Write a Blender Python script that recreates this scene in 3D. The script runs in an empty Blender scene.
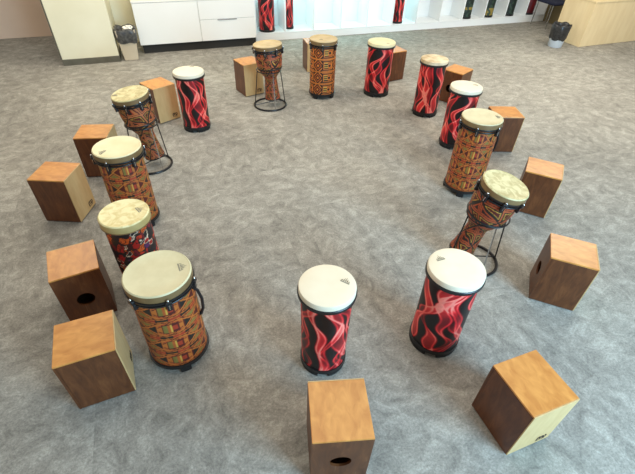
import bpy, bmesh, math, random
from mathutils import Vector, Matrix, noise
random.seed(7)
PI = math.pi
sc = bpy.context.scene
COL = sc.collection

# ------------------------------------------------------------------ helpers
def lin(c):
    c = c / 255.0
    return c / 12.92 if c <= 0.04045 else ((c + 0.055) / 1.055) ** 2.4
def rgb(r, g, b): return (lin(r), lin(g), lin(b), 1.0)
def mix(a, b, t): return tuple(a[i] * (1 - t) + b[i] * t for i in range(len(a)))
def sstep(a, b, x):
    t = min(1, max(0, (x - a) / (b - a))); return t * t * (3 - 2 * t)

def new_mat(name):
    m = bpy.data.materials.new(name); m.use_nodes = True
    nt = m.node_tree; b = nt.nodes['Principled BSDF']
    return m, nt, b
def N(nt, t, **kw):
    n = nt.nodes.new(t)
    for k, v in kw.items():
        if k in n.inputs: n.inputs[k].default_value = v
        else: setattr(n, k, v)
    return n
def ramp(nt, stops, interp='LINEAR'):
    r = nt.nodes.new('ShaderNodeValToRGB'); cr = r.color_ramp; cr.interpolation = interp
    while len(cr.elements) < len(stops): cr.elements.new(0.5)
    for e, (p, c) in zip(cr.elements, stops): e.position = p; e.color = c
    return r
def mapping(nt, scale=(1, 1, 1), rot=(0, 0, 0), coord='Object'):
    tc = nt.nodes.new('ShaderNodeTexCoord'); mp = nt.nodes.new('ShaderNodeMapping')
    mp.inputs['Scale'].default_value = scale; mp.inputs['Rotation'].default_value = rot
    nt.links.new(tc.outputs[coord], mp.inputs['Vector']); return mp
def noise_mat(name, c1, c2, scale=(1, 1, 1), ns=5, detail=5, rough=.5, p=(.35, .65), bump=0, dist=0, rot=(0,0,0), spec=.5, coat=0, coatr=.1):
    m, nt, b = new_mat(name)
    mp = mapping(nt, scale, rot)
    n = N(nt, 'ShaderNodeTexNoise', Scale=ns, Detail=detail, Distortion=dist)
    nt.links.new(mp.outputs[0], n.inputs['Vector'])
    r = ramp(nt, [(p[0], c1), (p[1], c2)])
    nt.links.new(n.outputs['Fac'], r.inputs[0]); nt.links.new(r.outputs[0], b.inputs['Base Color'])
    b.inputs['Roughness'].default_value = rough
    b.inputs['Specular IOR Level'].default_value = spec
    b.inputs['Coat Weight'].default_value = coat; b.inputs['Coat Roughness'].default_value = coatr
    if bump:
        bp = N(nt, 'ShaderNodeBump', Strength=bump, Distance=.003)
        nt.links.new(n.outputs['Fac'], bp.inputs['Height']); nt.links.new(bp.outputs[0], b.inputs['Normal'])
    return m
def plain(name, c, rough=.5, metal=0, spec=.5):
    m, nt, b = new_mat(name)
    mp = mapping(nt); n = N(nt, 'ShaderNodeTexNoise', Scale=30, Detail=3)
    nt.links.new(mp.outputs[0], n.inputs['Vector'])
    r = ramp(nt, [(.3, tuple(x * .9 for x in c[:3]) + (1,)), (.7, c)])
    nt.links.new(n.outputs['Fac'], r.inputs[0]); nt.links.new(r.outputs[0], b.inputs['Base Color'])
    b.inputs['Roughness'].default_value = rough; b.inputs['Metallic'].default_value = metal
    b.inputs['Specular IOR Level'].default_value = spec
    return m

def link(name, me, mat=None, parent=None, smooth=False):
    o = bpy.data.objects.new(name, me); COL.objects.link(o)
    if mat and not me.materials: me.materials.append(mat)
    if parent: o.parent = parent
    if smooth:
        for p in me.polygons: p.use_smooth = True
        me.set_sharp_from_angle(angle=math.radians(38))
    return o
def thing(name, label, cat, loc=(0, 0, 0), rz=0, group=None):
    o = bpy.data.objects.new(name, None); COL.objects.link(o)
    o.empty_display_size = .05
    o.location = loc; o.rotation_euler = (0, 0, rz); tag(o, label, cat, group); return o
def tag(o, label, cat, group=None):
    o['label'] = label; o['category'] = cat
    if group: o['group'] = group
    return o
def struct(o): o['kind'] = 'structure'; return o
def bm_mesh(bm, name='m'):
    me = bpy.data.meshes.new(name); bmesh.ops.recalc_face_normals(bm, faces=bm.faces[:]); bm.to_mesh(me); bm.free(); return me
def add_box(bm, x0, x1, y0, y1, z0, z1, bev=0):
    r = bmesh.ops.create_cube(bm, size=1)
    vs = r['verts']
    for v in vs:
        v.co = Vector(((x0 + x1) / 2 + v.co.x * (x1 - x0), (y0 + y1) / 2 + v.co.y * (y1 - y0), (z0 + z1) / 2 + v.co.z * (z1 - z0)))
    if bev:
        es = list({e for v in vs for e in v.link_edges})
        bmesh.ops.bevel(bm, geom=es, offset=bev, segments=2, affect='EDGES', profile=.5)
def box_obj(name, dims, mat, parent=None, bev=0):
    bm = bmesh.new(); add_box(bm, *dims, bev=bev); return link(name, bm_mesh(bm, name), mat, parent)
def lathe_mesh(prof, n=48, name='lathe', closed=False):
    """prof: list of (r, z)."""
    vs, fs = [], []
    for (r, z) in prof:
        for i in range(n):
            a = 2 * PI * i / n; vs.append((r * math.cos(a), r * math.sin(a), z))
    k = len(prof)
    for j in range(k if closed else k - 1):
        j2 = (j + 1) % k
        for i in range(n):
            i2 = (i + 1) % n
            fs.append((j * n + i, j * n + i2, j2 * n + i2, j2 * n + i))
    if not closed:
        if prof[0][0] > 1e-4: fs.append(tuple(reversed(range(n))))
        if prof[-1][0] > 1e-4: fs.append(tuple((k - 1) * n + i for i in range(n)))
    me = bpy.data.meshes.new(name); me.from_pydata(vs, [], fs); me.update(); return me
def add_tube(bm, pts, r, n=8, closed=False):
    pts = [Vector(p) for p in pts]; m = len(pts); rings = []
    prev = None
    for i, p in enumerate(pts):
        if closed: t = (pts[(i + 1) % m] - pts[i - 1]).normalized()
        else: t = (pts[min(i + 1, m - 1)] - pts[max(i - 1, 0)]).normalized()
        if prev is None:
            up = Vector((0, 0, 1)) if abs(t.z) < .9 else Vector((1, 0, 0)); s = t.cross(up).normalized()
        else: s = (prev - t * prev.dot(t)).normalized()
        prev = s; w = t.cross(s)
        rings.append([bm.verts.new(p + (s * math.cos(2 * PI * k / n) + w * math.sin(2 * PI * k / n)) * r) for k in range(n)])
    for i in range(m if closed else m - 1):
        a, b = rings[i], rings[(i + 1) % m]
        for k in range(n): bm.faces.new((a[k], a[(k + 1) % n], b[(k + 1) % n], b[k]))
    if not closed: bm.faces.new(rings[0][::-1]); bm.faces.new(rings[-1])
def tube_obj(name, pts, r, mat, parent=None, n=8, closed=False):
    bm = bmesh.new(); add_tube(bm, pts, r, n, closed); return link(name, bm_mesh(bm, name), mat, parent, True)
def ring_pts(R, z, n=40, x=0, y=0): return [(x + R * math.cos(2 * PI * i / n), y + R * math.sin(2 * PI * i / n), z) for i in range(n)]
def copy_tree(o, parent=None):
    c = o.copy(); COL.objects.link(c); c.parent = parent
    for ch in list(o.children): copy_tree(ch, c)
    return c

# ------------------------------------------------------------------ materials
def carpet_mat():
    m, nt, b = new_mat('carpet'); L = nt.links.new
    tc = N(nt, 'ShaderNodeTexCoord')
    rot = N(nt, 'ShaderNodeMapping'); rot.inputs['Rotation'].default_value = (0, 0, -.37)
    L(tc.outputs['Object'], rot.inputs['Vector'])
    # carpet squares of half a metre, each with its own tone and pile direction
    sn = N(nt, 'ShaderNodeVectorMath', operation='SNAP'); sn.inputs[1].default_value = (.72, .72, .72)
    L(rot.outputs[0], sn.inputs[0])
    wn = N(nt, 'ShaderNodeTexWhiteNoise', noise_dimensions='2D'); L(sn.outputs[0], wn.inputs['Vector'])
    def layer(scale, off):
        mp = N(nt, 'ShaderNodeMapping'); mp.inputs['Scale'].default_value = scale; mp.inputs['Location'].default_value = off
        L(rot.outputs[0], mp.inputs['Vector'])
        n = N(nt, 'ShaderNodeTexNoise', Scale=7.5, Detail=9, Roughness=.80, Distortion=.55); L(mp.outputs[0], n.inputs['Vector']); return n
    n1 = layer((1.25, .95, 1), (0, 0, 0)); n2 = layer((.95, 1.3, 1), (7, 3, 0))
    gt = N(nt, 'ShaderNodeMath', operation='GREATER_THAN'); gt.inputs[1].default_value = .35; L(wn.outputs['Value'], gt.inputs[0])
    mx = N(nt, 'ShaderNodeMix', data_type='FLOAT'); L(gt.outputs[0], mx.inputs[0]); L(n1.outputs['Fac'], mx.inputs[2]); L(n2.outputs['Fac'], mx.inputs[3])
    # large soft blotches
    nb = N(nt, 'ShaderNodeTexNoise', Scale=.9, Detail=3, Roughness=.5); L(rot.outputs[0], nb.inputs['Vector'])
    a1 = N(nt, 'ShaderNodeMath', operation='MULTIPLY_ADD'); a1.inputs[1].default_value = .26; L(nb.outputs['Fac'], a1.inputs[0]); L(mx.outputs[0], a1.inputs[2])
    a2 = N(nt, 'ShaderNodeMath', operation='MULTIPLY_ADD'); a2.inputs[1].default_value = .045; L(wn.outputs['Value'], a2.inputs[0]); L(a1.outputs[0], a2.inputs[2])
    r = ramp(nt, [(.45, rgb(112, 109, 101)), (.57, rgb(137, 133, 124)), (.66, rgb(150, 146, 136)), (.78, rgb(172, 168, 157))])
    L(a2.outputs[0], r.inputs[0])
    fn = N(nt, 'ShaderNodeTexNoise', Scale=75, Detail=5, Roughness=.85); L(rot.outputs[0], fn.inputs['Vector'])
    fr = ramp(nt, [(.3, (.62, .62, .62, 1)), (.7, (1.34, 1.34, 1.34, 1))]); L(fn.outputs['Fac'], fr.inputs[0])
    mm = N(nt, 'ShaderNodeMix', data_type='RGBA', blend_type='MULTIPLY'); mm.inputs[0].default_value = 1
    L(r.outputs[0], mm.inputs[6]); L(fr.outputs[0], mm.inputs[7]); L(mm.outputs[2], b.inputs['Base Color'])
    b.inputs['Roughness'].default_value = .95; b.inputs['Specular IOR Level'].default_value = .15
    ad = N(nt, 'ShaderNodeMath', operation='MULTIPLY_ADD'); ad.inputs[1].default_value = .6; L(a2.outputs[0], ad.inputs[0]); L(fn.outputs['Fac'], ad.inputs[2])
    bp = N(nt, 'ShaderNodeBump', Strength=.45, Distance=.006); L(ad.outputs[0], bp.inputs['Height']); L(bp.outputs[0], b.inputs['Normal'])
    return m
M = {}
M['carpet'] = carpet_mat()
M['wall_cream'] = noise_mat('cream_paint', rgb(228, 220, 188), rgb(236, 229, 200), ns=2, rough=.7)
M['wall_pink'] = noise_mat('rose_beige_paint', rgb(216, 188, 164), rgb(224, 197, 173), ns=1.5, rough=.75)
M['wall_shaded'] = noise_mat('shaded_wall_paint', rgb(120, 108, 76), rgb(136, 122, 88), ns=2, rough=.8)  # wall corner in shade; the shade is put into this dark olive-brown
M['skirt'] = noise_mat('grey_skirting', rgb(88, 84, 70), rgb(102, 98, 84), ns=6, rough=.6)
M['white_gloss'] = noise_mat('white_lacquer', rgb(242, 240, 232), rgb(246, 244, 238), ns=1, rough=.16, spec=.6)
M['shelf_white'] = noise_mat('white_shelf', rgb(238, 241, 240), rgb(243, 245, 244), ns=1, rough=.3)
M['gap'] = plain('dark_gap', rgb(44, 41, 36), .8)
M['maple'] = noise_mat('maple_veneer', rgb(232, 206, 158), rgb(240, 216, 170), scale=(3, 3, .6), ns=4, detail=6, rough=.5)
M['oak_top'] = noise_mat('amber_veneer', rgb(184, 118, 52), rgb(214, 150, 76), scale=(1.5, 3, 1), ns=8, detail=8, rough=.33, p=(.3, .7), dist=.6, coat=.25, coatr=.25)
M['birch'] = noise_mat('birch_veneer', rgb(192, 158, 106), rgb(205, 173, 121), scale=(2, 2, .5), ns=14, detail=6, rough=.45, p=(.3, .7))
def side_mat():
    m, nt, b = new_mat('shaded_brown_veneer'); L = nt.links.new  # brown side wood, deepened so its colour also carries the shade of upright faces
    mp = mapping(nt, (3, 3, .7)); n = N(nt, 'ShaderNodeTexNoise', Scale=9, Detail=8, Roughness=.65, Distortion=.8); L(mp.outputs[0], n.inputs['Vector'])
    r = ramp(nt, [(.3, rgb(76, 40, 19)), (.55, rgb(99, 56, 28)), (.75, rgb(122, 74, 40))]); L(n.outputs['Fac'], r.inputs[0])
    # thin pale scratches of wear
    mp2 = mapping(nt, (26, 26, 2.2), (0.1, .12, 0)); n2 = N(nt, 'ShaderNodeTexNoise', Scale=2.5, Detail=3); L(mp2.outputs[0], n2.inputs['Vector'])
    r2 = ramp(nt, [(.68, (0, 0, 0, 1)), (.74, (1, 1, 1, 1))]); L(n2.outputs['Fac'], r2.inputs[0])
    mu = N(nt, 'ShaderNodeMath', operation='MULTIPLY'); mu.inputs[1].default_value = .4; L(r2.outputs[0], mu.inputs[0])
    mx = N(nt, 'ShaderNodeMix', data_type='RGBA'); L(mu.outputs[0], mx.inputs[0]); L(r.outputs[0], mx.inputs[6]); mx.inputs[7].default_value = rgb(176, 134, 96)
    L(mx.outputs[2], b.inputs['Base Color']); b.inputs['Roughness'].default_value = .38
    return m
M['shaded_brown'] = side_mat()
M['black'] = plain('black_plastic', rgb(26, 25, 26), .4)
M['blackmetal'] = plain('black_metal', rgb(34, 32, 32), .35, .3)
M['chrome'] = plain('chrome', rgb(205, 205, 205), .18, 1)
M['rubber'] = plain('black_rubber', rgb(22, 22, 22), .7)
M['ink'] = plain('dark_ink', rgb(48, 34, 26), .6)
M['logo'] = plain('grey_ink', rgb(128, 124, 106), .6)
M['skin_white'] = noise_mat('white_drum_skin', rgb(224, 213, 186), rgb(231, 221, 197), ns=6, rough=.45)
M['skin_ivory'] = noise_mat('ivory_drum_skin', rgb(216, 204, 158), rgb(226, 215, 174), ns=7, rough=.5)
M['skin_tan'] = noise_mat('worn_tan_drum_skin', rgb(176, 152, 112), rgb(224, 206, 172), ns=9, rough=.55, p=(.35, .6))
M['skin_natural'] = noise_mat('natural_drum_skin', rgb(194, 184, 144), rgb(208, 199, 160), ns=8, detail=6, rough=.5)
M['skin_yellow'] = noise_mat('mottled_yellow_drum_skin', rgb(206, 188, 128), rgb(226, 214, 162), ns=17, detail=4, rough=.5, p=(.38, .6), dist=1.2)
M['skin_mottle'] = noise_mat('mottled_khaki_drum_skin', rgb(176, 162, 112), rgb(208, 197, 148), ns=17, detail=4, rough=.5, p=(.38, .6), dist=1.2)
M['skin_peach'] = noise_mat('peach_drum_skin', rgb(184, 160, 116), rgb(202, 180, 136), ns=8, rough=.5)
M['collar'] = noise_mat('khaki_collar', rgb(112, 88, 54), rgb(130, 104, 66), ns=12, rough=.55)
M['collar_pale'] = noise_mat('pale_khaki_collar', rgb(170, 148, 92), rgb(186, 164, 108), ns=12, rough=.55)
M['bin_beige'] = noise_mat('beige_plastic', rgb(200, 184, 156), rgb(210, 195, 168), ns=3, rough=.5)
M['bin_pale'] = noise_mat('pale_blue_plastic', rgb(196, 206, 214), rgb(208, 217, 224), ns=3, rough=.4)
M['bag'] = noise_mat('black_bin_liner', rgb(30, 30, 32), rgb(58, 58, 58), ns=30, rough=.3, bump=.6)
M['bag_grey'] = noise_mat('grey_bin_liner', rgb(52, 52, 52), rgb(92, 90, 86), ns=26, rough=.35, bump=.6)
M['tissue'] = noise_mat('white_tissue', rgb(230, 226, 212), rgb(242, 238, 226), ns=8, rough=.9)
M['navy'] = noise_mat('navy_fabric', rgb(26, 30, 52), rgb(36, 41, 66), ns=60, rough=.9)

def attr_mat(name, rough=.35):
    m, nt, b = new_mat(name)
    a = N(nt, 'ShaderNodeAttribute', attribute_name='pattern')
    mp = mapping(nt); n = N(nt, 'ShaderNodeTexNoise', Scale=40, Detail=4); nt.links.new(mp.outputs[0], n.inputs['Vector'])
    r = ramp(nt, [(.3, (.86, .86, .86, 1)), (.7, (1.08, 1.08, 1.08, 1))]); nt.links.new(n.outputs['Fac'], r.inputs[0])
    mx = N(nt, 'ShaderNodeMix', data_type='RGBA', blend_type='MULTIPLY'); mx.inputs[0].default_value = 1
    nt.links.new(a.outputs['Color'], mx.inputs[6]); nt.links.new(r.outputs[0], mx.inputs[7])
    nt.links.new(mx.outputs[2], b.inputs['Base Color']); b.inputs['Roughness'].default_value = rough
    return m
M['flame'] = attr_mat('red_flame_fabric', .42)
M['ethnic'] = attr_mat('patterned_fabric', .5)

# ------------------------------------------------------------------ printed drum fabrics
def flame_pattern(seed):
    rnd = random.Random(seed); rib = []
    for k in range(13):
        rib.append((k / 13 + rnd.uniform(-.04, .04), rnd.uniform(.03, .07), rnd.uniform(4, 7), rnd.uniform(0, 6.28),
                    rnd.uniform(.018, .05), rnd.uniform(4, 7.5), rnd.uniform(0, 6.28)))
    BL = rgb(14, 7, 9)[:3]; DR = rgb(116, 8, 18)[:3]; RD = rgb(232, 44, 48)[:3]; PK = rgb(252, 138, 122)[:3]
    off = rnd.uniform(0, 50)
    def f(u, v):
        I = 0
        for (c, A, k1, p1, W, k2, p2) in rib:
            x = c + A * math.sin(k1 * v + p1) + .03 * math.sin(2.3 * k1 * v + p2)
            w = W * abs(math.sin(k2 * v + p2)) + .004
            d = abs((u - x + .5) % 1 - .5)
            if d < w + .03:
                nz = noise.noise((u * 8 + off, v * 3.5, c * 7))
                body = (1 - sstep(w * .92, w + .010, d)) * max(0, .42 + .6 * nz)
                edge = math.exp(-((d - w) / .008) ** 2) * max(.15, .62 + .7 * nz)
                I += body + edge
        I = min(1.7, I)
        if I < .3: return mix(BL, DR, I / .3)
        if I < .9: return mix(DR, RD, (I - .3) / .6)
        return mix(RD, PK, min(1, (I - .9) / .7))
    return f
OR, DOR, MAR, BLK, GLD, OLV, RDD = [rgb(*c)[:3] for c in ((206, 118, 48), (170, 84, 34), (84, 26, 18), (34, 28, 22), (198, 150, 62), (122, 104, 46), (158, 52, 28))]
def band_pattern(reps, rows, shear=0.0, orange=OR, dark=MAR, contrast=1.0):
    def f(u, v):
        u = (u + shear * v) % 1
        fx = (u * reps) % 1; fy = (v * rows) % 1; col = int(u * reps)
        yy = abs(fy - .5)
        zig = .05 * abs(((fx * 4) % 1) - .5)
        # stripes between two rows
        if yy > .375 - zig:
            q = (yy + zig - .375) / .125
            if q < .3: return dark
            if q < .62: return orange
            return BLK if (fx * 2) % 1 < .5 else RDD
        if fx < .5:                                   # block motif
            x = abs(fx - .25); 
            if x < .17 and yy < .25:
                if x > .145 or yy > .215: return dark
                s = (fx - .25) / .145
                if s < -.35: return OLV
                if s < .0: return DOR
                if s < .25: return GLD
                return RDD if yy < .12 else dark
            if abs(x * .9 + yy - .34) < .022: return dark
            if abs(x * .9 + yy - .41) < .018: return RDD
            return orange
        x = abs(fx - .75)                             # hourglass motif
        t = yy - x * 1.15
        if t < -.03 and x < .2 and yy < .26: return BLK if (fx > .75) == (col % 2 == 0) else dark
        if abs(t) < .028: return orange
        if abs(x - .215) < .014: return dark
        if t > .05 and t < .09: return dark
        if t > .13: return OLV if yy < .30 else DOR
        return orange
    return f
def maze_pattern(reps, rows):
    """orange scroll work on dark ground: squares, eyes and chevrons in rows."""
    def f(u, v):
        fx = (u * reps) % 1; fy = (v * rows) % 1; yy = abs(fy - .5)
        if yy > .42: return BLK if yy < .455 else OR
        if fx < .55:
            x = abs(fx - .28); d = max(x * 1.05, yy * .8)
            if d > .31: return OR
            if d > .25: return BLK
            if d > .20: return OR
            r = math.hypot(fx - .36, (fy - .5) * .62)
            if r < .07: return BLK
            if r < .105: return OR
            if fx < .28: return BLK if int(fy * 12) % 2 else GLD
            return DOR if r < .15 else BLK
        x = (fx - .775) / .225; t = yy / .42
        q = (t + abs(x)) * 3.1
        return (OR, BLK, DOR, BLK, OR, BLK, MAR)[int(q * 1.1) % 7]
    return f
def swirl_pattern(seed, reps=5, rows=4, orange=OR):
    def f(u, v):
        n1 = noise.noise((math.cos(2 * PI * u) * 1.6 + seed, math.sin(2 * PI * u) * 1.6, v * 2.4)) * .35
        n2 = noise.noise((math.cos(2 * PI * u) * 1.6 + seed + 9, math.sin(2 * PI * u) * 1.6, v * 2.4)) * .35
        uu = (u * reps + v * 1.3 + n1) ; vv = (v * rows + n2)
        fx = uu % 1; fy = vv % 1
        if (int(uu) + int(vv)) % 2: fx = 1 - fx
        d = fx + fy
        if abs(d - 1) < .07: return BLK
        if d < 1:
            q = min(fx, fy, 1 - d) 
            if q < .05: return orange
            if q < .10: return MAR
            if q < .17: return orange
            return RDD if q < .21 else BLK
        q = min(1 - fx, 1 - fy, d - 1)
        if q < .06: return orange
        if q < .15: return BLK
        if q < .19: return GLD
        return MAR
    return f
def bright_pattern():
    pal = [rgb(*c)[:3] for c in ((176, 30, 28), (216, 92, 30), (120, 24, 36), (30, 22, 30), (30, 22, 26), (196, 54, 28), (70, 24, 24), (86, 36, 80), (176, 34, 26))]
    CR = rgb(224, 200, 170)[:3]
    def f(u, v):
        p = Vector((math.cos(2 * PI * u) * 3.4, math.sin(2 * PI * u) * 3.4, v * 12))
        p = p + Vector((noise.noise(p * .9), noise.noise(p * .9 + Vector((9, 0, 0))), noise.noise(p * .9 + Vector((0, 9, 0))))) * .7
        d, pts = noise.voronoi(p)
        k = int(abs(pts[0].x * 37.1 + pts[0].y * 57.7 + pts[0].z * 91.3) * 10)
        if d[1] - d[0] < .10: return CR if k % 7 == 0 else BLK
        if .30 < d[0] < .36: return BLK
        return pal[k % len(pal)]
    return f
def printed_mesh(prof, pattern, nu=180, nv=110, name='shell'):
    """lathe resampled finely; the woven/printed design is stored per vertex."""
    L = [0]
    for a, b in zip(prof, prof[1:]): L.append(L[-1] + math.hypot(a[0] - b[0], a[1] - b[1]))
    T = L[-1]; vs = []; cols = []; j = 0
    for k in range(nv + 1):
        s = T * k / nv
        while j < len(L) - 2 and s > L[j + 1]: j += 1
        t = (s - L[j]) / max(1e-9, L[j + 1] - L[j]); r = prof[j][0] * (1 - t) + prof[j + 1][0] * t; z = prof[j][1] * (1 - t) + prof[j + 1][1] * t
        for i in range(nu):
            a = 2 * PI * i / nu; vs.append((r * math.cos(a), r * math.sin(a), z)); cols.append(pattern(i / nu, k / nv))
    fs = [(k * nu + i, k * nu + (i + 1) % nu, (k + 1) * nu + (i + 1) % nu, (k + 1) * nu + i) for k in range(nv) for i in range(nu)]
    fs.append(tuple(reversed(range(nu)))); fs.append(tuple(nv * nu + i for i in range(nu)))
    me = bpy.data.meshes.new(name); me.from_pydata(vs, [], fs)
    ca = me.color_attributes.new('pattern', 'FLOAT_COLOR', 'POINT')
    buf = []
    for c in cols: buf += [c[0], c[1], c[2], 1.0]
    ca.data.foreach_set('color', buf)
    for p in me.polygons: p.use_smooth = len(p.vertices) == 4
    me.update(); return me

# ------------------------------------------------------------------ the setting
OX, OY = 1.775, 9.158                     # a point on the shelf front line
CA, SA = .93198, .36252                   # its direction (the back wall runs off to the right, away)
RZ = math.atan2(SA, CA)
def W(t, q, z=0): return Vector((OX + t * CA + q * SA, OY + t * SA - q * CA, z))   # t along the wall, q out into the room
room = Matrix.Translation((OX, OY, 0)) @ Matrix.Rotation(RZ, 4, 'Z')
def wbox(name, t0, t1, q0, q1, z0, z1, mat, bev=0):
    o = box_obj(name, (t0, t1, -q1, -q0, z0, z1), mat, None, bev); o.matrix_world = room; return o

fl = box_obj('floor', (-9, 9, -6, 13.5, -.1, 0), M['carpet']); struct(fl)
struct(wbox('wall_back', -6.326, 6.5, -.62, -.45, 0, 2.9, M['wall_cream']))
struct(wbox('wall_left', -10.5, -6.0, -1.45, -1.2, 0, 2.9, M['wall_pink']))
struct(wbox('wall_right', 3.31, 6.5, -.45, 1.0, 0, 2.9, M['wall_shaded']))
# pillar: cream face, grey skirting, grey side
struct(wbox('wall_pillar', -6.326, -5.53, -1.2, .50, 0, 2.9, M['wall_cream'], .004))
struct(wbox('baseboard_pillar', -6.334, -5.522, -1.19, .512, 0, .088, M['skirt'], .003))
struct(wbox('trim_1', -6.345, -6.326, -1.19, .49, .088, 2.9, M['skirt']))

# low white cabinet on a recessed plinth
cab = thing('low_cabinet', 'long low white lacquered cabinet with door and drawers, left of the open shelving', 'cabinet', tuple(W(-4.2, .0)), RZ)
def cbox(name, t0, t1, q0, q1, z0, z1, mat, parent=cab, bev=0): return box_obj(name, (t0 + 4.2, t1 + 4.2, -q1, -q0, z0, z1), mat, parent, bev)
cbox('carcass', -5.185, -3.285, -.40, .228, .142, .745, M['white_gloss'], bev=.002)
cbox('plinth', -5.16, -3.29, -.40, .195, 0, .140, M['gap'])
cbox('cabinet_top', -5.195, -3.278, -.43, .254, .747, .767, M['white_gloss'], bev=.003)
cbox('door', -5.187, -4.212, .228, .25, .140, .741, M['white_gloss'], bev=.003)
for z0, z1 in ((.140, .461), (.467, .741)):
    d = cbox('drawer', -4.204, -3.285, .228, .25, z0, z1, M['white_gloss'], bev=.003)
    if z0 < .2:
        h = cbox('handle', -3.92, -3.60, .25, .262, .449, .461, M['chrome'], cab, .002)
        h.parent = d

# open shelving, twelve bays
shelf = thing('open_shelving', 'long white open shelving unit of tall bays along the back wall', 'shelf', tuple(W(0, 0)), RZ)
T0, PITCH, NB = -3.225, .5425, 12
def sbox(name, t0, t1, q0, q1, z0, z1, mat, parent=shelf, bev=0): return box_obj(name, (t0, t1, -q1, -q0, z0, z1), mat, parent, bev)
T1 = T0 + NB * PITCH
sbox('plinth', T0 - .012, T1 + .012, -.43, .002, 0, .108, M['shelf_white'], bev=.002)
sbox('bottom_board', T0 - .012, T1 + .012, -.43, 0, .111, .13, M['shelf_white'], bev=.002)
sbox('back_panel', T0 - .012, T1 + .012, -.444, -.431, .0, 1.9, M['shelf_white'])
sbox('top_board', T0 - .012, T1 + .012, -.43, 0, 1.87, 1.9, M['shelf_white'], bev=.002)
for k in range(NB + 1):
    sbox('divider', T0 + k * PITCH - .012, T0 + k * PITCH + .012, -.43, 0, .13, 1.87, M['shelf_white'], bev=.001)
sbox('shelf_board', T0, T1, -.43, -.003, .98, 1.004, M['shelf_white'])

# maple desk
desk = thing('desk', 'pale maple panelled desk at the right edge of the room', 'desk', tuple(W(2.52, 1.785)), RZ + .03)
box_obj('front_panel', (.02, 1.6, 0, .02, 0.004, .74), M['maple'], desk, .001)
box_obj('side_panel', (0, .02, 0, .66, 0.004, .74), M['maple'], desk, .001)
box_obj('side_panel', (1.6, 1.62, 0, .66, 0.004, .74), M['maple'], desk, .001)
box_obj('desk_top', (-.01, 1.63, -.01, .68, .74, .768), M['maple'], desk, .003)

# chair between desk and shelving
ch = thing('office_chair', 'navy padded chair on thin chrome legs beside the shelving', 'chair', tuple(W(3.0, .40)), RZ)
box_obj('seat', (-.22, .20, -.25, .24, .445, .50), M['navy'], ch, .02)
box_obj('backrest', (.19, .225, -.22, .22, .62, .92), M['navy'], ch, .012)
for sx, sy in ((-1, -1), (-1, 1), (1, -1), (1, 1)):
    tube_obj('leg', [(sx * .20, sy * .22, .0), (sx * .19, sy * .21, .445)], .011, M['chrome'], ch)
for sy in (-1, 1):
    tube_obj('back_post', [(.19, sy * .21, .445), (.205, sy * .20, .90)], .011, M['chrome'], ch)

# bins
def wobble_bag(prof_outer, n=40, sq=False, seed=1, hw=(.16, .13)):
    """liner folded over a bin rim; prof: (scale, z)."""
    rnd = random.Random(seed); vs = []; fs = []
    for j, (s, z) in enumerate(prof_outer):
        for i in range(n):
            a = 2 * PI * i / n; c, si = math.cos(a), math.sin(a)
            if sq:
                p = 5.0; r = 1 / ((abs(c) ** p + abs(si) ** p) ** (1 / p)); x, y = hw[0] * r * c, hw[1] * r * si
            else: x, y = hw[0] * c, hw[1] * si
            w = 1 + .035 * math.sin(7 * a + j) + .03 * math.sin(11 * a + 2 * j) + rnd.uniform(-.012, .012)
            vs.append((x * s * w, y * s * w, z + .01 * math.sin(5 * a + seed) + rnd.uniform(-.004, .004)))
    for j in range(len(prof_outer) - 1):
        for i in range(n): fs.append((j * n + i, j * n + (i + 1) % n, (j + 1) * n + (i + 1) % n, (j + 1) * n + i))
    fs.append(tuple((len(prof_outer) - 1) * n + i for i in range(n)))
    me = bpy.data.meshes.new('liner'); me.from_pydata(vs, [], fs)
    for p in me.polygons: p.use_smooth = True
    return me
b1 = thing('waste_bin', 'square beige waste bin with grey liner between pillar and cabinet', 'bin', tuple(W(-5.36, .40)), RZ)
bm = bmesh.new(); add_box(bm, -.10, .10, -.10, .10, .003, .445)
for v in bm.verts:
    if v.co.z > .2: v.co.x *= 1.42; v.co.y *= 1.35
bmesh.ops.delete(bm, geom=[f for f in bm.faces if all(v.co.z > .2 for v in f.verts)], context='FACES')
bmesh.ops.solidify(bm, geom=bm.faces[:], thickness=.004)
bmesh.ops.bevel(bm, geom=[e for e in bm.edges], offset=.004, segments=1, affect='EDGES')
link('bin_body', bm_mesh(bm), M['bin_beige'], b1)
link('bin_liner', wobble_bag([(.95, .26), (1.02, .29), (1.08, .38), (1.09, .445), (.98, .462), (.88, .43), (.75, .35), (.5, .30)], sq=True, seed=2, hw=(.143, .14)), M['bag_grey'], b1)
ts = bmesh.new(); bmesh.ops.create_icosphere(ts, subdivisions=3, radius=.06)
for v in ts.verts:
    d = noise.noise(v.co * 30) * .035; v.co = v.co * (1 + d * 14) ; v.co.z *= .7; v.co.x *= 1.25
tp = link('crumpled_tissue', bm_mesh(ts), M['tissue']); tp.location = W(-5.31, .40, .445); tag(tp, 'crumpled white paper sticking out of the grey lined square bin', 'paper')
b2 = thing('waste_basket', 'round pale waste basket with black liner beside the maple desk', 'bin', tuple(W(2.10, 1.62)), 0)
link('bin_body', lathe_mesh([(.02, .003), (.115, .003), (.12, .01), (.152, .36), (.148, .36), (.112, .015), (.02, .012)], 40), M['bin_pale'], b2, True)
link('bin_liner', wobble_bag([(.90, .13), (.97, .16), (1.03, .28), (1.08, .365), (1.0, .39), (.92, .36), (.8, .2), (.5, .12)], seed=4, hw=(.150, .150)), M['bag'], b2)

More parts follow.
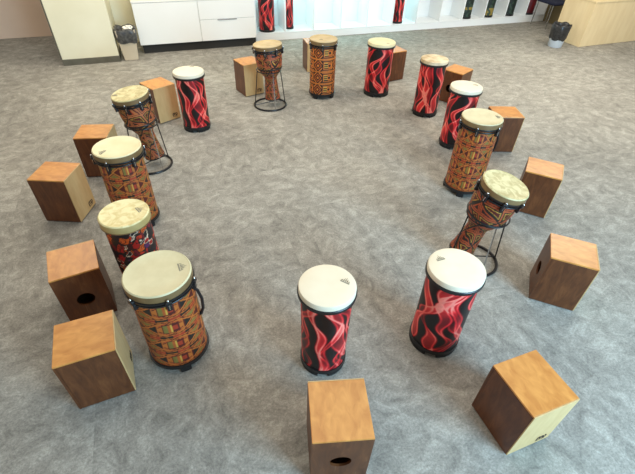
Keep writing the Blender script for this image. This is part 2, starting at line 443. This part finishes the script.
# ------------------------------------------------------------------ cajons
D_, W_, H_ = .296, .279, .418
hx, hy = D_ / 2, W_ / 2
FT = .008                                  # rubber feet height
def make_cajon():
    t = thing('cajon', 'x', 'cajon')
    bm = bmesh.new()
    z0, z1 = FT, H_ - .012
    add_box(bm, -hx + .012, hx - .006, -hy, -hy + .012, z0, z1, .003)
    add_box(bm, -hx + .012, hx - .006, hy - .012, hy, z0, z1, .003)
    add_box(bm, -hx + .012, hx - .006, -hy + .012, hy - .012, z0, z0 + .012)
    link('side_walls', bm_mesh(bm), M['shaded_brown'], t)
    box_obj('top_panel', (-hx, hx - .006, -hy, hy, H_ - .012, H_), M['oak_top'], t, .003)
    # back board with a real sound hole
    bm = bmesh.new(); n = 48; zc, r = .195, .052; outer = []; inner = []
    for i in range(n):
        a = 2 * PI * i / n; c, s = math.cos(a), math.sin(a)
        inner.append((c * r, zc + s * r))
        kx = hy / abs(c) if abs(c) > 1e-6 else 1e9
        kz = ((z1 - zc) / s) if s > 1e-6 else ((zc - z0) / -s if s < -1e-6 else 1e9)
        k = min(kx, kz); outer.append((c * k, zc + s * k))
    for cx_, cz_ in ((hy, z1), (-hy, z1), (-hy, z0), (hy, z0)):
        i = min(range(n), key=lambda i: (outer[i][0] - cx_) ** 2 + (outer[i][1] - cz_) ** 2); outer[i] = (cx_, cz_)
    X0, X1 = -hx, -hx + .012
    ring = {}
    for x in (X0, X1):
        ring[x] = ([bm.verts.new((x, p[0], p[1])) for p in outer], [bm.verts.new((x, p[0], p[1])) for p in inner])
    for i in range(n):
        j = (i + 1) % n
        for x in (X0, X1):
            o, q = ring[x]; bm.faces.new((o[i], o[j], q[j], q[i]))
        bm.faces.new((ring[X0][0][i], ring[X0][0][j], ring[X1][0][j], ring[X1][0][i]))
        bm.faces.new((ring[X0][1][i], ring[X0][1][j], ring[X1][1][j], ring[X1][1][i]))
    link('back_board', bm_mesh(bm), M['shaded_brown'], t)
    fp = box_obj('front_plate', (hx - .006, hx, -hy + .001, hy - .001, FT + .002, H_ - .001), M['birch'], t, .0015)
    # maker's emblem near the lower right corner of the striking plate
    bm = bmesh.new(); X = hx + .0008; cy, cz = .068, .062
    add_tube(bm, [(X, cy - .026, cz - .016), (X, cy - .026, cz + .012), (X, cy - .018, cz + .02), (X, cy - .008, cz + .014), (X, cy - .008, cz - .008), (X, cy - .008, cz + .012),
                  (X, cy + .002, cz + .02), (X, cy + .012, cz + .012), (X, cy + .012, cz - .016)], .0052, 6)
    add_tube(bm, [(X, cy + .018, cz - .012), (X, cy + .03, cz - .004), (X, cy + .03, cz + .01), (X, cy + .02, cz + .02)], .0048, 6)
    add_tube(bm, [(X, cy - .03, cz - .022), (X, cy + .03, cz - .022)], .0025, 6)
    for v in bm.verts: v.co.x = X + (v.co.x - X) * .3
    link('emblem', bm_mesh(bm), M['ink'], fp)
    for sx in (-1, 1):
        for sy in (-1, 1):
            f = link('rubber_foot', lathe_mesh([(.012, 0), (.015, .002), (.015, FT), (.0, FT)], 16), M['rubber'], t, True)
            f.location = (sx * (hx - .035), sy * (hy - .03), 0)
    return t
HP = PI / 2
CAJ = [  # x, y, angle of the striking plate's normal, label
 (-2.158, 2.863, -.013, 'cajon with pale emblem plate on its right, farthest left box in the ring'),
 (-1.541, 1.860, .516 + HP, 'cajon with round sound hole facing out, left of the multicoloured drum'),
 (-1.208, 1.290, .434, 'scuffed amber-topped cajon with plain dark front, nearest box at bottom left'),
 (.134, .953, .110 + HP, 'cajon at the bottom centre in front of a red flame drum, hole facing out'),
 (1.112, 1.131, -1.184, 'cajon alone at bottom right with pale emblem plate facing the bottom edge'),
 (1.748, 2.131, -.373, 'cajon at the right with scratched brown side and sound hole on its left face'),
 (1.973, 3.217, -.444, 'brown cajon standing right behind the goblet drum with the mottled khaki head'),
 (-2.143, 3.574, .151, 'brown cajon partly hidden behind the left tall drum with the pale khaki head'),
 (-1.941, 4.806, -.721, 'cajon with pale emblem plate between the left goblet drum and a red flame drum'),
 (1.786, 5.695, -.724 + HP, 'small-looking cajon with round hole behind the tan-headed red flame drum'),
 (-1.016, 5.705, -.938, 'cajon with pale plate behind the goblet drum on the round stand at the back'),
 (2.005, 4.38, .05, 'cajon half hidden behind the tall orange patterned drum on the right side'),
 (-.166, 6.72, -1.28, 'cajon mostly hidden behind the back centre orange patterned drum'),
 (1.0, 6.45, -2.62, 'cajon mostly hidden behind the back red flame drum, brown side showing right'),
]
proto = make_cajon()
for i, (x, y, a, lab) in enumerate(CAJ):
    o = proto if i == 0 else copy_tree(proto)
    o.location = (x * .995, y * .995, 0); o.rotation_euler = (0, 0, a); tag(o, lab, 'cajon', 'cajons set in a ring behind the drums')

# ------------------------------------------------------------------ drums
def crown_mesh():
    """small printed crown: a fan of wedges over a short bar."""
    bm = bmesh.new()
    for x0, x1, h0 in ((-.024, -.016, .010), (-.013, -.006, .020), (-.003, .003, .028), (.006, .013, .020), (.016, .024, .010)):
        bm.faces.new([bm.verts.new(p) for p in ((x0, 0, 0), (x1, 0, 0), ((x0 + x1) / 2 * .8, h0, 0))])
    bm.faces.new([bm.verts.new(p) for p in ((-.024, -.009, 0), (.024, -.009, 0), (.024, -.003, 0), (-.024, -.003, 0))])
    r = bmesh.ops.extrude_face_region(bm, geom=bm.faces[:])
    for g in r['geom']:
        if isinstance(g, bmesh.types.BMVert): g.co.z += .0006
    return bm_mesh(bm)
CROWN = crown_mesh()
def head_parts(t, R, h, skin, collar, ch, logo, rot, part='drum_head'):
    # skin surface
    me = lathe_mesh([(.001, h), (R * .5, h), (R - .014, h - .0005), (R - .008, h + .002), (R - .003, h - .001), (R - .001, h - .004), (R - .001, h - .008)] if collar else
                    [(.001, h), (R * .5, h), (R - .010, h), (R - .003, h - .002), (R, h - .008), (R, h - ch)], 72, 'head')
    hd = link(part, me, M[skin], t, True)
    if collar:
        link('collar', lathe_mesh([(R - .02, h - .006), (R + .0003, h - .006), (R + .001, h - .016), (R - .001, h - ch), (R - .02, h - ch)], 72), M[collar], t, True)
    if logo:
        lx, ly, sc_, a = logo
        c = link('printed_crown', CROWN, M['logo'], hd); c.location = (lx, ly, h + .0004); c.rotation_euler = (0, 0, a); c.scale = (sc_,) * 3
        if collar: c.location.z = h + .0002
    return hd
def base_ring(t, Rb, feet=3, ring_h=.03, a0=0.5, wide=.5, fh=.028):
    link('base_ring', lathe_mesh([(Rb - .02, fh), (Rb + .004, fh), (Rb + .008, fh + .004), (Rb + .007, fh + ring_h), (Rb - .02, fh + ring_h)], 72), M['black'], t, True)
    for k in range(feet):
        a = a0 + 2 * PI * k / feet; bm = bmesh.new(); n = 8; rows = []
        for i in range(n + 1):
            b = a + (i / n - .5) * wide
            rows.append([bm.verts.new((r * math.cos(b), r * math.sin(b), z)) for r, z in ((Rb - .018, 0), (Rb + .004, 0), (Rb + .009, fh + .002), (Rb - .02, fh + .002))])
        for A, B in zip(rows, rows[1:]):
            for q in range(4): bm.faces.new((A[q], A[(q + 1) % 4], B[(q + 1) % 4], B[q]))
        bm.faces.new(rows[0]); bm.faces.new(rows[-1][::-1])
        link('foot', bm_mesh(bm), M['rubber'], t)
def red_drum(x, y, R, h, Rb, skin, label, patt, logo=None, rot=0, group='red flame drums in the ring', z=0, feet_rot=.4):
    t = thing('flame_drum', label, 'drum', (x, y, z), rot, group)
    head_parts(t, R, h, skin, None, .034, logo, rot)
    link('rim_ring', lathe_mesh([(R - .02, h - .034), (R + .003, h - .034), (R + .006, h - .038), (R + .005, h - .056), (R - .004, h - .060), (R - .02, h - .060)], 72), M['black'], t, True)
    Rs = R - .012
    link('shell', printed_mesh([(Rb, .055), (Rs, h - .058)], patt, 200, 120), M['flame'], t)
    base_ring(t, Rb, 4, .03, feet_rot, 1.1, .028)
    return t
def lugs(t, R, z, n, a0, collar_drop=.05):
    bm = bmesh.new()
    link('tension_ring', lathe_mesh([(R - .004, z + .004), (R + .006, z + .004), (R + .008, z - .002), (R + .006, z - .010), (R - .004, z - .010)], 72, closed=True), M['blackmetal'], t, True)
    link('lower_ring', lathe_mesh([(R - .014, z - .022), (R + .002, z - .022), (R + .004, z - .026), (R + .002, z - .032), (R - .014, z - .032)], 72, closed=True), M['blackmetal'], t, True)
    for k in range(n):
        a = a0 + 2 * PI * k / n; bm = bmesh.new()
        add_box(bm, R - .008, R + .020, -.016, .016, z - .016, z + .006, .004)
        add_box(bm, R - .012, R + .014, -.013, .013, z - .062, z - .022, .004)
        lg = link('lug', bm_mesh(bm), M['black'], t); lg.rotation_euler = (0, 0, a)
        bm = bmesh.new(); add_tube(bm, [(R + .012, 0, z - .05), (R + .012, 0, z + .012)], .0045, 8)
        bmesh.ops.create_icosphere(bm, subdivisions=2, radius=.008, matrix=Matrix.Translation((R + .012, 0, z + .014)))
        link('bolt', bm_mesh(bm), M['chrome'], lg, True)
def tall_drum(x, y, R, h, Rb, skin, collar, label, patt, logo=None, rot=0, ch=.058, nl=6, la=0.3, strap=None, feet_rot=.2, hardware=True, mat='ethnic'):
    t = thing('conga_drum', label, 'drum', (x, y, 0), rot, 'patterned tall drums in the ring')
    head_parts(t, R, h, skin, collar, ch, logo, rot)
    Rs = R - .013
    link('shell', printed_mesh([(Rb - .002, .058), ((Rs + Rb) / 2 + .002, h * .5), (Rs, h - ch)], patt, 220, 150), M[mat], t)
    if hardware: lugs(t, R - .001, h - ch + .008, nl, la)
    else: link('rim_ring', lathe_mesh([(R - .02, h - ch), (R + .001, h - ch), (R + .002, h - ch - .006), (R - .02, h - ch - .008)], 72), M['collar'], t, True)
    base_ring(t, Rb, 4, .028, feet_rot, .36, .040)
    if strap is not None:
        c, s = math.cos(strap), math.sin(strap); rr = Rs
        pts = [(rr - .004, h - .13), (rr + .02, h - .15), (rr + .034, h - .22), (rr + .03, h - .30), (rr + .012, h - .35), (rr - .006, h - .36)]
        tube_obj('carry_strap', [(c * r, s * r, z) for r, z in pts], .009, M['black'], t)
    return t
def goblet(x, y, bx, by, cx, cy, R, h, skin, label, patt, logo=None, leg_a=.5, ring_r=.20, strap=None, stem_r=.078, slabel=''):
    rot = 0
    t = thing('goblet_drum', label, 'drum', (bx, by, 0), 0, 'goblet drums on ring stands')
    t.rotation_euler = Vector((x - bx, y - by, h)).to_track_quat('Z', 'Y').to_euler()
    head_parts(t, R, h, skin, 'collar', .055, logo, rot)
    prof = [(stem_r + .018, .105), (stem_r + .010, .16), (stem_r, .28), (stem_r - .004, .355), (stem_r + .006, .385), (R * .66, .425), (R * .85, .49), (R * .93, .58), (R - .012, h - .055)]
    link('shell', printed_mesh(prof, patt, 220, 150), M['ethnic'], t)
    link('foot_ring', lathe_mesh([(stem_r, .098), (stem_r + .021, .098), (stem_r + .021, .110), (stem_r, .110)], 48, closed=True), M['black'], t, True)
    lugs(t, R - .001, h - .048, 8, .2)
    tube_obj('bowl_ring', ring_pts(R * .865 - .002, .49), .008, M['blackmetal'], t, closed=True)
    if strap is not None:
        c, s = math.cos(strap), math.sin(strap)
        pts = [(R - .004, h - .12), (R + .015, h - .17), (R - .01, h - .28), (R * .70, .38), (stem_r + .05, .26), (stem_r + .03, .16), (stem_r + .01, .12)]
        tube_obj('carry_strap', [(c * r, s * r, z) for r, z in pts], .007, M['black'], t)
    # the ring stand it sits in
    s_ = thing('drum_stand', slabel, 'stand', (cx, cy, 0), 0, 'black ring stands')
    tube_obj('floor_ring', ring_pts(ring_r, .011), .011, M['blackmetal'], s_, closed=True)
    ur = .150
    tube_obj('support_ring', ring_pts(ur, .455), .006, M['blackmetal'], s_, closed=True)
    for k in range(4):
        a = leg_a + k * PI / 2; c, s = math.cos(a), math.sin(a)
        tube_obj('leg', [(c * ring_r, s * ring_r, .012), (c * ur, s * ur, .455)], .0055, M['chrome' if k % 2 else 'blackmetal'], s_)
    tube_obj('cross_bar', [(math.cos(leg_a) * ring_r, math.sin(leg_a) * ring_r, .03), (0, 0, .045), (-math.cos(leg_a) * ring_r, -math.sin(leg_a) * ring_r, .03)], .005, M['blackmetal'], s_)
    return t, s_

FA, FB, FC = flame_pattern(11), flame_pattern(23), flame_pattern(42)
red_drum(.062, 1.493, .154, .665, .133, 'skin_white', 'red flame drum with white head at bottom centre behind a cajon', FA, (.094, .026, 1.1, -.5), 0, feet_rot=.8)
red_drum(.784, 1.672, .160, .656, .149, 'skin_white', 'red flame drum with white head leaning right in view, nearest on the right side', FB, (-.081, .059, 1.1, .4), 0, feet_rot=.5)
red_drum(-1.468, 4.553, .164, .656, .148, 'skin_white', 'red flame drum with white head at the left rear beside a pale-plated cajon', FA, (.01, .13, 1.1, 0), 0, feet_rot=.9)
red_drum(.741, 5.81, .180, .686, .168, 'skin_ivory', 'red flame drum with ivory head at the back, right of the centre orange drum', FC, (.07, -.09, .9, 0), 0, feet_rot=.7)
red_drum(1.321, 5.206, .164, .682, .152, 'skin_tan', 'red flame drum with worn tan head, before a holed cajon at the right rear', FB, None, 1.9, feet_rot=-1.1)
red_drum(1.501, 4.379, .166, .672, .143, 'skin_white', 'red flame drum with white head directly behind the right khaki-headed drum', FC, (.102, .033, 1.1, -.3), 0, feet_rot=.7)
BP = band_pattern(5, 5)
tall_drum(-.835, 1.517, .177, .682, .172, 'skin_natural', 'collar', 'large orange banded tall drum with khaki skin, nearest at lower left', band_pattern(4, 4, .0, rgb(184, 100, 38)[:3]), (.110, .046, 1.25, -1.1), 0, la=.02, strap=.12, feet_rot=-1.1)
tall_drum(-1.538, 2.785, .176, .70, .168, 'skin_ivory', 'collar', 'orange banded tall drum with ivory head behind the multicoloured drum at left', band_pattern(5, 4, .0, rgb(180, 106, 44)[:3]), (-.068, -.095, 1.3, 1.3), .0, la=.45, feet_rot=-.6)
tall_drum(-1.214, 2.038, .152, .66, .134, 'skin_yellow', 'collar_pale', 'multicoloured drum with mottled yellow head at left behind the large khaki-skinned drum', bright_pattern(), (.081, .035, 1.2, -.8), 0, ch=.05, hardware=False)
tall_drum(1.397, 3.472, .177, .745, .170, 'skin_natural', 'collar', 'tall orange patterned drum with khaki skin at right, with a half hidden cajon behind', band_pattern(6, 4, .0, rgb(184, 104, 42)[:3], MAR), (.13, .0, 1.2, -1.4), 0, la=.1, strap=.0, feet_rot=-1.9)
tall_drum(-.02, 5.66, .179, .735, .170, 'skin_peach', 'collar', 'orange scroll patterned tall drum standing at the back centre', maze_pattern(4, 4), (-.03, -.06, 1.0, .3), 0, la=-1.6, feet_rot=-2.1)
goblet(1.266, 2.40, 1.115, 2.46, 1.235, 2.435, .164, .76, 'skin_mottle', 'goblet drum with mottled khaki head tilted in its stand at the right', swirl_pattern(3, 7, 5.5, rgb(166, 80, 42)[:3]), None, .1, .19, slabel='black ring stand holding the tilted goblet drum at the right')
goblet(-1.748, 3.655, -1.668, 3.71, -1.72, 3.68, .165, .76, 'skin_mottle', 'goblet drum with mottled khaki head and side strap at the left rear', swirl_pattern(8, 8, 6, rgb(178, 104, 58)[:3]), (-.05, -.12, 1.2, .9), .9, .195, strap=3.3, slabel='black ring stand under the strapped goblet drum at the left rear')
goblet(-.689, 5.264, -.640, 5.25, -.685, 5.26, .175, .76, 'skin_peach', 'goblet drum with peach head at the back left of the centre drum', swirl_pattern(5, 9, 7, rgb(180, 96, 54)[:3]), None, .45, .205, slabel='black ring stand under the peach-headed goblet drum at the back')

# drums stored in the open shelving (their tops run up out of the picture)
def shelf_drum(t, q, R, h, patt, mat, skin, label, cat='drum'):
    p = W(t, q, .13)
    o = thing('shelf_drum', label, cat, tuple(p), RZ, 'drums kept in the open shelving')
    head_parts(o, R, h, skin, None, .03, None, 0)
    link('rim_ring', lathe_mesh([(R - .02, h - .03), (R + .004, h - .03), (R + .004, h - .05), (R - .02, h - .05)], 48), M['black'], o, True)
    link('shell', printed_mesh([(R - .012, .035), (R - .008, h - .05)], patt, 120, 90), M[mat], o)
    link('base_ring', lathe_mesh([(R - .02, 0), (R - .006, 0), (R - .004, .006), (R - .004, .036), (R - .02, .036)], 48), M['black'], o, True)
def green_pattern(seed, gold):
    G1, G2, G3 = rgb(28, 40, 34)[:3], rgb(52, 72, 58)[:3], rgb(150, 130, 62)[:3]
    def f(u, v):
        n = noise.noise((math.cos(2 * PI * u) * 2.5 + seed, math.sin(2 * PI * u) * 2.5, v * 9))
        if gold[0] < v < gold[1]: return G3 if n > -.15 else G2
        return G2 if n > .12 else G1
    return f
shelf_drum(-2.985, -.17, .150, .66, FC, 'flame', 'skin_white', 'wide red flame drum in the leftmost bay of the shelving')
shelf_drum(-2.545, -.22, .085, .60, FB, 'flame', 'skin_white', 'narrow red flame drum in the second bay of the shelving')
shelf_drum(-.335, -.14, .118, .60, FA, 'flame', 'skin_white', 'red flame drum alone in the middle bays of the shelving')
shelf_drum(1.285, -.16, .135, .60, green_pattern(2, (.26, .36)), 'ethnic', 'skin_tan', 'dark green drum with gold band above, left of the three dark drums in the shelving')
shelf_drum(1.84, -.16, .135, .60, green_pattern(6, (.02, .28)), 'ethnic', 'skin_tan', 'dark green drum with gold band at its foot in the shelving')
shelf_drum(2.39, -.16, .135, .60, green_pattern(9, (.9, .95)), 'ethnic', 'skin_tan', 'plain dark green drum in the shelving right of the gold-footed one')
DRK = flame_pattern(77)
shelf_drum(2.93, -.16, .135, .60, lambda u, v: mix(rgb(18, 8, 10)[:3], rgb(130, 14, 26)[:3], .35 + .65 * abs(noise.noise((u * 6, v * 3, 2)))), 'ethnic', 'skin_tan', 'dark red drum in the rightmost bay of the shelving by the chair')

# ------------------------------------------------------------------ light
def area(name, loc, target, sx, sy, power, col):
    l = bpy.data.lights.new(name, 'AREA'); l.shape = 'RECTANGLE'; l.size = sx; l.size_y = sy; l.energy = power; l.color = col
    o = bpy.data.objects.new(name, l); COL.objects.link(o); o.location = loc
    o.rotation_euler = (Vector(target) - Vector(loc)).to_track_quat('-Z', 'Y').to_euler(); return o
area('window_daylight', (3.7, -1.2, 1.9), (1.6, .9, 0), 2.4, 2.0, 440, (.40, .72, 1.0))
area('ceiling_lamp', (-2.5, 5.4, 3.2), (-2.5, 5.4, 0), 4.0, 3.0, 125, (1.0, .91, .76))
area('ceiling_lamp', (3.8, 6.2, 3.2), (3.8, 6.2, 0), 4.0, 3.0, 195, (1.0, .94, .82))
area('ceiling_lamp', (0.0, 2.6, 3.3), (0.0, 2.6, 0), 4.5, 3.0, 58, (1.0, .95, .86))
for k in range(6):                         # added cyan fill lamps, one per bay, brightening the left half of the shelving
    p = W(T0 + (k + .5) * PITCH, -.2, .965); area('shelf_fill_light', tuple(p), tuple(W(T0 + (k + .5) * PITCH, -.2, 0)), 0.45, .25, 3.6, (.42, .92, 1.0))
w = bpy.data.worlds.new('world'); sc.world = w; w.use_nodes = True
bg = w.node_tree.nodes['Background']; bg.inputs[0].default_value = (1.0, .97, .91, 1); bg.inputs[1].default_value = .46

# ------------------------------------------------------------------ camera
cd = bpy.data.cameras.new('camera'); cam = bpy.data.objects.new('camera', cd); COL.objects.link(cam)
F = Vector((0, .75779399, -.65249388)); R = Vector((.99925224, .0252285, .0292999)); U = Vector((-.03866473, .65200597, .75722734))
cam.matrix_world = Matrix(((R.x, U.x, -F.x, 0), (R.y, U.y, -F.y, 0), (R.z, U.z, -F.z, 2.27603), (0, 0, 0, 1)))
cd.sensor_fit = 'HORIZONTAL'; cd.sensor_width = 36; cd.lens = 416.9855 / 635 * 36; cd.clip_start = .05
sc.camera = cam
vs_ = sc.view_settings; vs_.view_transform = 'Standard'; vs_.look = 'None'; vs_.gamma = 1; vs_.exposure = 0; vs_.use_curve_mapping = False
